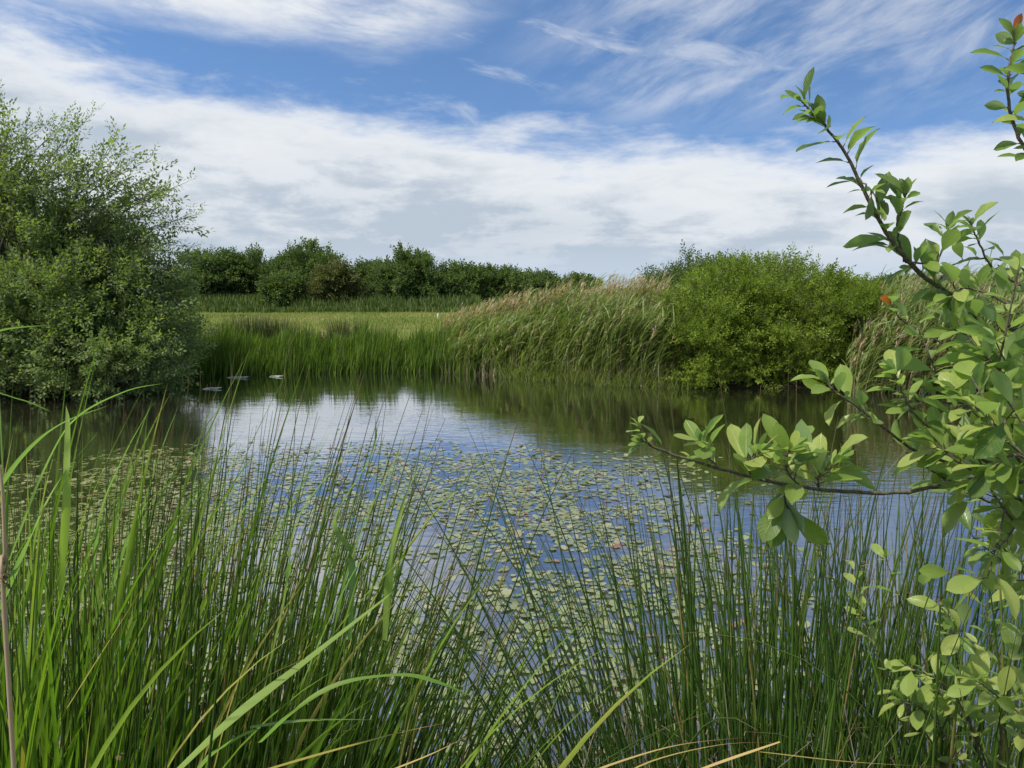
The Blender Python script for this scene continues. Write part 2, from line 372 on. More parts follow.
# water
m, t = mat('pond_water'); pos = t.new('ShaderNodeNewGeometry')
mp = t.new('ShaderNodeMapping'); mp.inputs['Scale'].default_value = (1.0, 2.4, 1); mp.inputs['Rotation'].default_value = (0, 0, R(8)); t.l.new(pos.outputs['Position'], mp.inputs['Vector'])
r1 = t.noise(mp.outputs[0], 5.5, 3, .5, .3); r2 = t.noise(mp.outputs[0], 1.1, 2, .5)
calm = t.mapr(t.noise(pos.outputs['Position'], .35, 2), .38, .6, .35, 1.0)
hh = t.math('ADD', t.math('MULTIPLY', r1, calm), t.math('MULTIPLY', r2, 1.2))
bm_ = t.new('ShaderNodeBump'); bm_.inputs['Strength'].default_value = .35; bm_.inputs['Distance'].default_value = .0075; t.l.new(hh, bm_.inputs['Height'])
df = t.new('ShaderNodeBsdfDiffuse'); df.inputs[0].default_value = (.020, .018, .011, 1)
gl_ = t.new('ShaderNodeBsdfGlossy'); gl_.inputs['Roughness'].default_value = .015; gl_.inputs[0].default_value = (.96, .98, 1, 1)
fr = t.new('ShaderNodeFresnel'); fr.inputs[0].default_value = 1.45; t.l.new(bm_.outputs[0], fr.inputs['Normal']); t.l.new(bm_.outputs[0], gl_.inputs['Normal'])
mx = t.new('ShaderNodeMixShader'); t.put(mx.inputs[0], t.math('POWER', fr.outputs[0], .36)); t.l.new(df.outputs[0], mx.inputs[1]); t.l.new(gl_.outputs[0], mx.inputs[2])
o = t.new('ShaderNodeOutputMaterial'); t.l.new(mx.outputs[0], o.inputs[0])
g = Geo(); g.add([(-13, 1.5, 0), (12, 1.5, 0), (12, 19, 0), (-13, 19, 0)], [(0, 1, 2, 3)]); tag(g.build('water', m, smooth=False), kind='structure')

# ------------------------------------------------------------------ shrubs and trees
def twig_template(nl, leaf_l, leaf_w, seed, length=1.0, spread=.9, gather=.15):
    """unit-length twig along +Y with alternate leaves; returns leaf verts/faces and stem verts/faces"""
    q = random.Random(seed); V, F, T = [], [], []
    for k in range(nl):
        u = gather+(1-gather)*(k+.5)/nl; a = k*2.4+q.random(); base = np.array([.02*math.cos(a), u*length, .02*math.sin(a)])
        if k == nl-1: d = np.array([.1, 1, .1])
        else: d = np.array([math.cos(a)*spread, .55+.3*q.random(), math.sin(a)*spread])
        d /= np.linalg.norm(d); s = np.cross(d, [q.gauss(0, .4), q.gauss(0, .4), 1]); s /= np.linalg.norm(s); nn = np.cross(s, d)
        L = leaf_l*q.uniform(.7, 1.15); W = leaf_w*q.uniform(.8, 1.15); n0 = len(V)
        V += [base, base+d*L*.45-s*W*.5+nn*W*.12, base+d*L-nn*L*.1, base+d*L*.45+s*W*.5+nn*W*.12]; F.append((n0, n0+1, n0+2, n0+3))
        T += [k/nl]*4
    return np.array(V), np.array(F), np.array(T)
def place_twigs(g, P, D, S, tpl, gs=None, rvar=None):
    n = len(P); which = rng.integers(0, len(tpl), n)
    rr = rng.random(n) if rvar is None else rvar
    up = rng.normal(0, .5, (n, 3))+[0, 0, 1]
    for k, (V, F, T) in enumerate(tpl):
        q = which == k
        if not q.any(): continue
        M = frames(D[q], up[q]); instance(g, V, F, P[q], M, S[q], rr[q], T)
        if gs is not None:
            tv = np.array([(-.008, 0, 0), (.008, 0, 0), (0, 0, .012), (0, 1, 0)]); tf = np.array([(0, 1, 3), (1, 2, 3), (2, 0, 3)])
            instance(gs, tv, tf, P[q], M, S[q], rr[q])
TPL_SHRUB = [twig_template(13, .17, .085, s) for s in range(5)]
TPL_FAR = [twig_template(9, .30, .17, s+20) for s in range(5)]
TPL_AIRY = [twig_template(8, .24, .10, s+40, spread=.7) for s in range(5)]

def crown_points(blobs, n_cl, per, cl_r, low=-.35, jag=.12, cl_elong=1.0):
    P, D, Rv = [], [], []
    vol = np.array([b[3]*b[5]+b[4]*b[5] for b in blobs]); vol = vol/vol.sum()
    for b, f in zip(blobs, vol):
        c, rad = np.array(b[:3]), np.array(b[3:6]); k = max(3, int(n_cl*f))
        v = rng.normal(0, 1, (k*3, 3)); v /= np.linalg.norm(v, axis=1, keepdims=True); v = v[v[:, 2] > low][:k]
        rr_ = 1+rng.normal(0, jag, len(v)); inner = rng.random(len(v)) < .25; rr_[inner] *= .7
        cc = c+v*rad*rr_[:, None]
        for q, vv in zip(cc, v):
            m_ = int(per*rng.uniform(.6, 1.3)); off = rng.normal(0, 1, (m_, 3)); off /= np.linalg.norm(off, axis=1, keepdims=True)
            off *= rng.random((m_, 1))**.5*cl_r*rng.uniform(.7, 1.25)*np.array([1, 1, .75])
            pp = q+off-vv*cl_r*.4; dd = vv*np.array([.9, .9, .6])+off/cl_r*.75+[0, 0, .35]+rng.normal(0, .25, (m_, 3))
            P.append(pp); D.append(dd); Rv.append(np.clip(rng.normal(rng.uniform(.25, .75), .18, m_), 0, 1))
    P, D, Rv = np.vstack(P), np.vstack(D), np.concatenate(Rv)
    ok = P[:, 2] > .05
    return P[ok], D[ok], Rv[ok]
def limb_system(g, base, blobs, n_stem, r0, n_side=5):
    for i in range(n_stem):
        b = blobs[i % len(blobs)]; c, rad = np.array(b[:3]), np.array(b[3:6])
        v = rng.normal(0, 1, 3); v[2] = abs(v[2])+.4; v /= np.linalg.norm(v); end = c+v*rad*.85
        s = np.array(base)+np.append(rng.normal(0, .15, 2), -.1); mid = s*.5+end*.5+np.append(rng.normal(0, .12, 2), .1)*rad
        path = catmull([s, s*.75+mid*.25+[0, 0, .15], mid, end], 12); tube(g, path, r0*rng.uniform(.6, 1), r0*.12, 6)
        for _ in range(n_side):
            k = rng.integers(4, 11); v = rng.normal(0, 1, 3); v[2] = abs(v[2])*.7; v /= np.linalg.norm(v)
            L = rad.mean()*rng.uniform(.35, .7); tube(g, catmull([path[k], path[k]+v*L*.5+[0, 0, .05], path[k]+v*L+[0, 0, .15*L]], 6), r0*.28, r0*.05, 4)
def tree(name, base, blobs, label, cat, material, n_cl, per, cl_r, tw, tpl, n_stem=5, r0=.07, group=None, jag=.12, low=-.35, extra=None):
    root = empty(name, tuple(base), label, cat, group)
    gt = Geo(); limb_system(gt, base, blobs, n_stem, r0)
    gl = Geo(); P, D, rv = crown_points(blobs, n_cl, per, cl_r, low, jag); S = tw*rng.uniform(.65, 1.3, len(P))
    place_twigs(gl, P, D, S, tpl, gt, rv)
    if extra: extra(gl, gt)
    gt.build('trunk', M_bark, root); gl.build('crown', material, root)
    return root

# left willow shrub by the water
def left_shoots(gl, gt):
    ends = [(2, 100), (20, 135), (45, 125), (68, 118), (92, 112), (75, 145), (120, 138), (112, 165), (150, 158), (138, 185), (187, 182), (165, 200), (196, 214), (175, 232), (192, 246), (196, 262),
            (150, 225), (130, 205), (100, 180), (60, 165), (30, 160), (5, 150), (-30, 110), (-60, 130), (-20, 150), (110, 225), (80, 205), (160, 262), (175, 275), (40, 190), (-90, 150), (140, 250), (198, 285), (185, 300),
            (15, 120), (55, 135), (128, 160), (158, 172), (172, 190), (182, 208), (88, 158), (104, 205)]
    for (px, py) in ends:
        yy = 14.3+rng.uniform(-.9, .9); e = at(px+rng.normal(0, 2), py, yy)
        s = np.array([-9.3+rng.normal(0, .5)+max(0, (px-60)/60)*.35, 14.4+rng.normal(0, .3), rng.uniform(1.2, 2.2)])
        mid = s*.5+e*.5+np.array([-.25, 0, .35])+rng.normal(0, .1, 3)
        path = catmull([s, mid, e], 22)
        tube(gt, path, .022, .003, 4)
        for k in range(6, 22):
            n_ = 2
            for _ in range(n_):
                tdir = path[min(k+1, 21)]-path[k-1]; tdir /= np.linalg.norm(tdir)
                v = tdir*.8+rng.normal(0, .55, 3)+[.12, 0, .15]; v /= np.linalg.norm(v)
                L = rng.uniform(.22, .5)*(1.15 if k < 17 else .75)
                if k < 18 and rng.random() < .5:
                    q = path[k]+v*L*1.1; tube(gt, [path[k], q], .005, .003, 3)
                    v2 = v+rng.normal(0, .4, (3, 3)); P_ = np.stack([path[k]+v*L*.5, q, q])
                    place_twigs(gl, P_, v2, np.full(3, L*.85), TPL_AIRY, gt)
                else: place_twigs(gl, path[k][None], v[None], np.array([L]), TPL_AIRY, gt)
bl = [(-9.7, 14.6, 1.5, 1.9, 1.8, 1.9), (-8.0, 14.3, 1.25, 1.5, 1.4, 1.35), (-7.15, 14.1, .9, 1.05, 1.1, 1.05), (-11.2, 15, 1.8, 1.8, 1.8, 2.1), (-8.9, 15.6, 1.9, 1.6, 1.2, 1.4), (-6.9, 14.9, 1.1, .75, .8, .9), (-9.0, 13.6, .8, 1.7, .8, .9), (-7.25, 13.7, .5, .85, .7, .6), (-8.7, 14.7, .45, 2.3, 1.2, .55), (-10.8, 14.2, .6, 1.8, 1.2, .7), (-8.1, 13.6, .3, 1.35, .6, .35)]
tree('willow_shrub', (-9.2, 14.6, h1(-9.2, 14.6)), bl, 'large spreading grey willow leaning over the left shore, airy twigs on top against the sky', 'shrub', M_sallow,
     900, 26, .28, .42, TPL_SHRUB, 10, .09, None, .10, -.6, left_shoots)

# bright rounded shrub on the far shore and the darker one peeping over it
by = 16.6
c = lambda px, py, yy: at(px, py, yy)
bl = [(*c(770, 328, 16.1), 1.9, 1.5, 1.22), (*c(715, 330, 15.8), .92, 1.1, 1.12), (*c(704, 345, 15.2), .70, .8, .92), (*c(700, 368, 15.0), .6, .6, .4), (*c(835, 335, 16.0), 1.15, 1.1, 1.05), (*c(745, 305, 17.1), 1.2, 1.1, .85), (*c(800, 314, 17.1), 1.15, 1.1, .75), (*c(772, 362, 15.4), 1.8, .8, .55), (*c(800, 372, 15.5), 1.3, .6, .38), (*c(850, 372, 15.6), .8, .6, .4), (*c(862, 345, 16.2), .7, .8, .95)]
tree('rounded_shrub', (5.6, 17, h1(5.6, 17)), bl, 'bright yellow-green rounded shrub overhanging the water on the far shore', 'shrub', M_bright,
     760, 30, .24, .33, TPL_SHRUB, 9, .07, None, .07, -.75)
bl = [(*c(692, 290, 21), .9, .9, .6), (*c(668, 296, 21), .7, .8, .5), (*c(712, 280, 21), .5, .6, .42)]
tree('dark_shrub', (4.7, 21, h1(4.7, 21)), bl, 'small dark grey-green bush peeping over reeds, just behind the bright rounded shrub', 'shrub', M_dark,
     90, 20, .25, .4, TPL_SHRUB, 4, .05, None, .15)

# trees across the meadow: (px left, px right, top y, depth, colour, name, label)
TREES = [
 (178, 232, 253, 50, M_dark, 'hedge_tree', 'dark low tree touching the willow, left end of the row beyond the meadow'),
 (214, 275, 250, 52, M_dark, 'hedge_tree', 'broad flat-topped green tree, second from the left end beyond the meadow'),
 (262, 312, 254, 51, M_dark, 'hedge_tree', 'bushy tree directly left of the tallest ragged one'),
 (288, 352, 244, 50, M_dark, 'ragged_tree', 'tallest ragged-topped tree in the row beyond the meadow'),
 (318, 352, 262, 47, M_brownish, 'ragged_tree', 'slightly brownish thin-leaved tree standing before the tallest ragged one'),
 (270, 300, 275, 46, M_dark, 'hedge_bush', 'small bush standing out in front of the hedge at the meadow'),
 (350, 400, 262, 52, M_dark, 'hedge_tree', 'lower tree filling the dip right of the tallest ragged one'),
 (372, 452, 254, 50, M_dark, 'domed_tree', 'wide domed tree with bare stems showing, middle of the far row'),
 (436, 482, 264, 51, M_dark, 'domed_tree', 'smaller domed tree joined to the right of the wide domed one'),
 (468, 522, 265, 53, M_dark, 'domed_tree', 'low rounded tree above the left end of the reed bed'),
 (520, 560, 273, 60, M_dark, 'distant_tree', 'distant tree whose top just shows over the brown reed plumes, left one'),
 (550, 600, 276, 62, M_dark, 'distant_tree', 'distant tree whose top just shows over the brown reed plumes, right one'),
 (868, 925, 277, 55, M_dark, 'distant_tree', 'distant low tree seen between rounded shrub and the foreground branch'),
 (905, 985, 274, 60, M_dark, 'distant_tree', 'distant tree hidden behind the leafy foreground branch at right'),
 (975, 1060, 272, 60, M_dark, 'distant_tree', 'distant tree at the far right edge beyond the reeds')]
for (x0, x1, ty, yy, mt, nm, lab) in TREES:
    xc = (x0+x1)/2; pb = at(xc, 300, yy); yy += 9.0; pb = at(xc, 300, yy); gz = h1(pb[0], yy); top = at(xc, ty+4.5, yy)[2]; wd = (x1-x0)/FPX*yy*.55; H = top-gz
    bl = []
    nb = 6 if x1-x0 > 45 else 4
    for k in range(nb):
        a = rng.uniform(0, 6.28); rr_ = rng.uniform(.1, .55)*wd; f = rng.uniform(.30, .42)
        hz = gz+H*rng.uniform(.42, .68)
        bl.append((pb[0]+math.cos(a)*rr_, yy+math.sin(a)*rr_*.8, hz, wd*rng.uniform(.45, .6), wd*.55, min(H*f, top-hz)))
    bl.append((pb[0]+rng.normal(0, .1)*wd, yy, gz+H*.62, wd*.6, wd*.6, H*.36))
    bl.append((pb[0], yy-.3, gz+H*.32, wd*.85, wd*.7, H*.3))
    rag = nm == 'ragged_tree'
    tree(nm, (pb[0], yy, gz), bl, lab, 'tree' if 'bush' not in nm else 'bush', mt, int(80+wd*24), 24, .42, .66, TPL_FAR, 5, .10, 'trees beyond the meadow', .2 if rag else .13, -.7)

# ------------------------------------------------------------------ far vegetation
def scatter_px(n, px0, px1, d0, d1, smin=0.0, zoff=0.0):
    yy = rng.uniform(d0, d1, n*2); px = rng.uniform(px0, px1, n*2); xx = (px-512)/FPX*yy
    s = sdist(np.stack([xx, yy], 1)); ok = s > smin
    xx, yy, s, px = xx[ok][:n], yy[ok][:n], s[ok][:n], px[ok][:n]
    return np.stack([xx, yy, hgt(xx, yy)-zoff], 1), s, px
# rank herbs under the trees
B, s, px = scatter_px(20000, 160, 480, 51.5, 58.5); n = len(B)
P, D = centerlines(B, rng.uniform(.4, 1.35, n)*(.35+.65*sst(51.5, 55.5, B[:, 1]+wave(px*.05, px*.03))), rng.uniform(0, 6.28, n), rng.uniform(0, .3, n), rng.uniform(0, .6, n), 2)
g = Geo(); ribbons(g, P, D, rng.uniform(.06, .13, n), rng.random(n), fold=0, prof=np.array([1, .9, .1]))
tag(g.build('undergrowth', M_nettle), 'dark rank herbs and nettles under the far trees', 'undergrowth', kind='stuff')
# meadow
g = Geo()
B, s, px = scatter_px(75000, 150, 640, 17.5, 53, .5); n = len(B)
patch = np.clip(wave(B[:, 0]*.6, B[:, 1]*.35)*.4+.5, 0, 1)
P, D = centerlines(B, rng.uniform(.05, .17, n), rng.uniform(0, 6.28, n), rng.uniform(0, .5, n), rng.uniform(0, .8, n), 2)
ribbons(g, P, D, rng.uniform(.012, .035, n), np.clip(patch+rng.normal(0, .2, n), 0, 1), fold=0, prof=np.array([1, .8, .1]))
tag(g.build('meadow_grass', M_meadow), 'short yellow-green grass of the meadow behind the pond', 'grass', kind='stuff')
# iris and bur-reed belt along the far left shore
g = Geo()
yy_s = lambda px: np.interp(px, [f[0] for f in far], [on(*f)[1] for f in far])
def belt(n, p0, p1, b0, b1):
    px = rng.uniform(p0, p1, n); d = yy_s(px)+rng.uniform(b0, b1, n); xx = (px-512)/FPX*d; return np.stack([xx, d, hgt(xx, d)-.03], 1), px
B, px = belt(11000, 185, 475, -.25, 2.0)
Q = np.stack([rng.uniform(-13, -6.3, 6000), rng.uniform(14.6, 18, 6000)], 1); Q = Q[sdist(Q) > -.1]; B = np.vstack([B, np.column_stack([Q, hgt(Q[:, 0], Q[:, 1])-.03])]); px = 512+B[:, 0]/B[:, 1]*FPX; n = len(B)  # unseen blades added behind the willow to keep sky out of its reflection
hh_ = rng.uniform(.42, .78, n)*(1+.18*np.sin(px*.09)+.12*np.sin(px*.23))*(.8+.4*rng.random(n)**2)
P, D = centerlines(B, hh_, rng.normal(0, .9, n), rng.uniform(0, .16, n), rng.uniform(0, .55, n), 4)
ribbons(g, P, D, rng.uniform(.014, .028, n), np.clip(rng.normal(.4, .34, n), 0, 1), rng.normal(0, .5, n), fold=0)
tag(g.build('iris_bed', M_iris), 'bright green sword-leaved water plants along the far left shore', 'water plants', kind='stuff')
# dark rush tussocks standing above the belt
TUS = [(228, 341, 20.6, .75, 'dark rush tussock nearest the willow, rising above the iris bed'), (252, 338, 21.2, .95, 'tall brown-tipped rush tussock in the left part of the iris bed'),
       (276, 338, 21.0, .9, 'brown-tipped rush tussock right beside the tall left one'), (298, 345, 20.2, .6, 'small rush tussock at the right end of the left tussock row'),
       (345, 337, 22.0, .8, 'isolated spiky rush tussock on the meadow edge behind the iris bed'), (372, 342, 21.0, .65, 'low rush tussock right of the isolated spiky one'), (330, 344, 20.4, .5, 'thin rush tussock left of the isolated spiky one')]
for (px_c, py_c, yy, hh, lab) in TUS:
    x = (px_c-512)/FPX*yy; n = 420; a = rng.uniform(0, 6.28, n); rr_ = rng.random(n)**.5*.42
    B = np.stack([x+np.cos(a)*rr_*1.3, yy+np.sin(a)*rr_, np.full(n, h1(x, yy)-.03)], 1)
    P, D = centerlines(B, hh*rng.uniform(.65, 1.2, n), a, rng.uniform(0, .3, n), rng.uniform(0, .35, n), 3)
    g = Geo(); ribbons(g, P, D, rng.uniform(.010, .018, n), rng.random(n), fold=0)
    tag(recentre(g.build('rush_tussock', M_tuss)), lab, 'rush tussock', 'rush tussocks on the far bank')
# reed beds
def reeds(B, H, gl, gs, gd, wind=1.0, old=.3):
    n = len(B); az_ = rng.normal(0, .7, n)+1.1*wave(B[:, 0]*2.2, B[:, 1]*2.2)
    P, D = centerlines(B, H, az_, rng.uniform(.0, .2, n), np.clip(.38+.45*wave(B[:, 0]*2.7+2, B[:, 1]*2), .02, 1)*rng.uniform(.4, 1.4, n)*wind, 6, 1.6)
    isold = rng.random(n) < old; nw = ~isold
    stems(gs, P[nw], D[nw], np.full(nw.sum(), .0045), rng.uniform(.2, .9, nw.sum()), 3)
    stems(gd, P[isold], D[isold], np.full(isold.sum(), .0038), rng.random(isold.sum()), 3)
    # leaves on green stems, all blown one way
    idx = np.where(nw)[0]; k = 8; ii = np.repeat(idx, k); f = rng.uniform(.22, 1.0, len(ii)); q = f*6; q0 = np.minimum(q.astype(int), 5); u = (q-q0)[:, None]
    LB = P[ii, q0]*(1-u)+P[ii, q0+1]*u
    LP, LD = centerlines(LB, rng.uniform(.28, .55, len(ii)), rng.normal(0, .75, len(ii)), rng.uniform(.3, .8, len(ii)), rng.uniform(.5, 1.5, len(ii)), 4)
    ribbons(gl, LP, LD, rng.uniform(.016, .028, len(ii)), np.clip(rng.normal(.5, .25, len(ii)), 0, 1), rng.normal(0, .5, len(ii)), fold=0)
    # old plumes
    idx = np.where(isold & (rng.random(n) < .8))[0]; k = 13; ii = np.repeat(idx, k); f = rng.uniform(.84, 1, len(ii)); q0 = np.full(len(ii), 5); u = ((f*6-5).clip(0, 1))[:, None]
    LB = P[ii, 5]*(1-u)+P[ii, 6]*u
    LP, LD = centerlines(LB, rng.uniform(.07, .19, len(ii)), rng.normal(0, .5, len(ii)), rng.uniform(.2, .8, len(ii)), rng.uniform(.2, .9, len(ii)), 2)
    ribbons(gd, LP, LD, rng.uniform(.012, .024, len(ii)), rng.random(len(ii)), fold=0, prof=np.array([.5, 1, .3]))
gl, gs, gd = Geo(), Geo(), Geo()
B, px = belt(2200, 446, 664, -.15, 1.6); H = np.interp(px, [446, 480, 520, 560, 620, 690], [.65, .95, 1.2, 1.35, 1.45, 1.55])*rng.uniform(.55, 1.12, len(B))*(1+.14*wave(B[:, 0]*3, B[:, 1]*3)); reeds(B, H, gl, gs, gd, 1.15, .16)
B, px = belt(3000, 440, 655, 1.4, 5.5); H = np.interp(px, [440, 480, 520, 560, 620, 690], [.8, 1.15, 1.38, 1.52, 1.66, 1.75])*rng.uniform(.7, 1.15, len(B))*(1+.14*wave(B[:, 0]*2.6, B[:, 1]*3)); reeds(B, H, gl, gs, gd, 1.0, .72)
tag(gl.build('reed_bed_leaves', M_reed), 'green reed leaves blown to the right in the reed bed behind the pond', 'reeds', kind='stuff')
tag(gs.build('reed_bed_stems', M_reed), 'slender green reed stems of the bed behind the pond', 'reeds', kind='stuff')
tag(gd.build('reed_plumes', M_straw), 'old straw-coloured reed stems and plumes above the reed bed', 'reeds', kind='stuff')
gl, gs, gd = Geo(), Geo(), Geo()
B, px = belt(1900, 872, 1100, -.3, 4.0); H = 1.85*rng.uniform(.6, 1.12, len(B)); reeds(B, H, gl, gs, gd, 1.0, .14)
B, px = belt(900, 850, 960, -.5, .6); H = 1.2*rng.uniform(.5, 1.1, len(B)); reeds(B, H, gl, gs, gd, 1.0, .4)
tag(gl.build('right_reed_leaves', M_reed), 'grey-green reed leaves right of the rounded shrub, behind the foreground branch', 'reeds', kind='stuff')
tag(gs.build('right_reed_stems', M_reed), 'reed stems right of the rounded shrub, behind the foreground branch', 'reeds', kind='stuff')
tag(gd.build('right_reed_straw', M_straw), 'pale old reed stems right of the rounded shrub', 'reeds', kind='stuff')
# low overhang of sedge under the rounded shrub and litter on the waterline
B, px = belt(1700, 500, 690, -.35, .35); n = len(B); g = Geo()
P, D = centerlines(B, rng.uniform(.25, .7, n), rng.normal(-1.2, .9, n), rng.uniform(.1, .6, n), rng.uniform(.5, 1.8, n), 4)
ribbons(g, P, D, rng.uniform(.010, .02, n), rng.random(n), fold=0)
tag(g.build('shore_sedge', M_reed), 'drooping sedge hanging over the far waterline', 'sedge', kind='stuff')
B, px = belt(700, 440, 680, -.3, .4); n = len(B); g = Geo()
P, D = centerlines(B, rng.uniform(.2, .75, n), rng.normal(0, 1.5, n), rng.uniform(.0, .7, n), rng.uniform(.0, .8, n), 3)
ribbons(g, P, D, rng.uniform(.008, .016, n), rng.random(n), fold=0)
tag(g.build('shore_litter', M_litter), 'dead brown stalks along the far waterline', 'dead stalks', kind='stuff')

# driftwood pieces at the far left waterline
for (px_, py_, L, lab) in [(212, 388, .42, 'pale driftwood piece lying closest to the willow'), (238, 377, .62, 'longest pale driftwood piece before the iris bed'), (276, 376, .40, 'pale driftwood piece right of the longest one')]:
    q = on(px_, py_, .02); g = Geo(); ph = rng.uniform(-.3, .3)
    L *= .8; q[2] = 0; path = catmull([q+[-L/2, ph*.2, .0], q+[-L*.15, .05, .006], q+[L*.2, -.03, .012], q+[L/2, -ph*.2, .03]], 12)
    tube(g, path, .02, np.array([.008, .016, .022, .018, .024, .022, .026, .020, .018, .016, .012, .004]), 8)
    tube(g, [path[5], path[5]+[.09, -.03, .03]], .010, .004, 6)
    tag(recentre(g.build('driftwood', M_log)), lab, 'driftwood', 'driftwood on the far waterline')
# small white marker post on the meadow
q = at(438, 322, 42); z0 = h1(q[0], 42); g = Geo(); tube(g, [(q[0], 42, z0-.05), (q[0], 42, z0+.12), (q[0]+.01, 42, z0+.26), (q[0]+.01, 42, z0+.29)], .03, np.array([.035, .035, .035, .018]), 8)
tag(recentre(g.build('marker_post', M_post)), 'small white post standing on the meadow before the far trees', 'post')

# ------------------------------------------------------------------ floating pads
reg = [on(*p)[:2] for p in [(20, 480), (110, 458), (210, 452), (330, 449), (430, 452), (520, 450), (600, 458), (660, 474), (700, 500), (735, 540), (770, 600), (800, 680), (790, 760)]]
reg = np.array(reg+[(.5, 2.8), (-2.5, 2.9), (-5.8, 4.5)])
def inpoly(p, Q):
    ins = np.zeros(len(p), bool)
    for i in range(len(Q)):
        a, b = Q[i-1], Q[i]; c_ = ((a[1] > p[:, 1]) != (b[1] > p[:, 1])); ins ^= c_ & (p[:, 0] < (b[0]-a[0])*(p[:, 1]-a[1])/(b[1]-a[1]+1e-12)+a[0])
    return ins
cand = np.stack([rng.uniform(-6.5, 3.5, 150000), rng.uniform(2.7, 10.5, 150000)], 1)
jit = cand+rng.normal(0, .35, cand.shape)
ok = inpoly(jit, reg) & (sdist(cand) < -.05)
dens = .34+.5*wave(cand[:, 0]*1.6, cand[:, 1]*1.6)+.45*wave(cand[:, 0]*5, cand[:, 1]*4)+.4*wave(cand[:, 0]*11+3, cand[:, 1]*9)
ppx = 512+cand[:, 0]/cand[:, 1]*FPX
dens *= (1-.6*sst(7.2, 9.6, cand[:, 1]))*(1-.6*sst(640, 780, ppx))-.25*sst(3.6, 3.0, cand[:, 1])
ok &= rng.random(len(cand)) < dens.clip(.04, 1); cand = cand[ok]
cell, kept, sizes = {}, [], []
for q in cand:
    s = random.choice((.018, .024, .028, .032, .036, .040, .046))*random.uniform(.9, 1.1); k = (int(q[0]/.1), int(q[1]/.1)); bad = False
    for a_ in (-1, 0, 1):
        for b_ in (-1, 0, 1):
            for (o_, so) in cell.get((k[0]+a_, k[1]+b_), ()):
                if (o_[0]-q[0])**2+(o_[1]-q[1])**2 < (.60*(s+so))**2: bad = True; break
            if bad: break
        if bad: break
    if bad: continue
    cell.setdefault(k, []).append((q, s)); kept.append(q); sizes.append(s)
kept, sizes = np.array(kept), np.array(sizes)
def pad_template(seed):
    q = random.Random(seed); k = 12; V = [(0, 0, .004)]; asp = q.uniform(.58, .72)
    for i in range(k):
        a = i/k*2*math.pi; rr_ = 1+q.uniform(-.05, .05)
        if i == 0: rr_ = .72
        V.append((math.cos(a)*rr_, math.sin(a)*rr_*asp, .03*math.sin(a*2+q.random()*6)+q.uniform(-.02, .02)))
    F = [(0, i+1, (i+1) % k+1) for i in range(k)]
    V = np.array(V); V[:, 2] += .0; return V, np.array(F)
PT = [pad_template(s) for s in range(5)]
def pad_geo(g, pts, sz):
    n = len(pts); a = rng.uniform(0, 6.28, n); which = rng.integers(0, 5, n)
    up = np.stack([rng.normal(0, .09, n), rng.normal(0, .09, n), np.ones(n)], 1)
    M = frames(np.stack([np.cos(a), np.sin(a), 0*a], 1), up); zz_ = rng.uniform(.004, .011, n); r_ = np.where(rng.random(n) < .025, rng.uniform(.9, 1, n), np.clip(rng.normal(.45, .27, n), 0, .95))
    for k in range(5):
        q = which == k
        if q.any(): instance(g, PT[k][0], PT[k][1], np.column_stack([pts[q], zz_[q]]), M[q], sz[q], r_[q])
# the pads nearest the camera and inside the frame are single things
d = np.hypot(kept[:, 0], kept[:, 1]); depth = kept[:, 1]*cp+(CAMZ)*sp
ppx = 512+kept[:, 0]/depth*FPX; vis = (ppx > 330) & (ppx < 700) & (kept[:, 1] > 3.1)
order = np.argsort(np.where(vis, d, 99)); sing = order[:290]; rest = np.setdiff1d(np.arange(len(kept)), sing)
g = Geo(); pad_geo(g, kept[rest], sizes[rest]); tag(g.build('floating_pads', M_pad), 'carpet of small pale green floating leaves over the pond', 'water plants', kind='stuff')
protos = []
for k in range(12):
    g = Geo(); g.add(PT[k % 5][0], PT[k % 5][1], [.15, .3, .45, .6, .35, .5, .7, .4, .55, .8, .25, .97][k]); o = g.build('lily_pad', M_pad); protos.append(o)
for n_, i in enumerate(sing):
    o = protos[n_] if n_ < 12 else protos[int(rng.integers(0, 11 if rng.random() < .9 else 12))].copy()
    if n_ >= 12: COL.objects.link(o)
    o.location = (kept[i, 0], kept[i, 1], rng.uniform(.006, .012)); o.rotation_euler = (rng.normal(0, .05), rng.normal(0, .05), rng.uniform(0, 6.28)); o.scale = (sizes[i],)*3
    tag(o, 'small oval pale green leaf floating flat among many near the rushes', 'lily pad', 'pads floating nearest the bank')
# tiny flower spikes standing out of the pads
n = 170; B = np.column_stack([rng.uniform(-3.5, 2.2, n), rng.uniform(6, 10.2, n), np.full(n, -.02)]); B = B[inpoly(B[:, :2], reg)]; n = len(B)
P, D = centerlines(B, rng.uniform(.06, .17, n), rng.uniform(0, 6.28, n), rng.uniform(0, .2, n), rng.uniform(0, .3, n), 2); g = Geo(); stems(g, P, D, np.full(n, .004), rng.random(n)*.5, 4, .9)
tag(g.build('pondweed_spikes', M_seed), 'tiny brown flower spikes standing up between the floating leaves', 'water plants', kind='stuff')

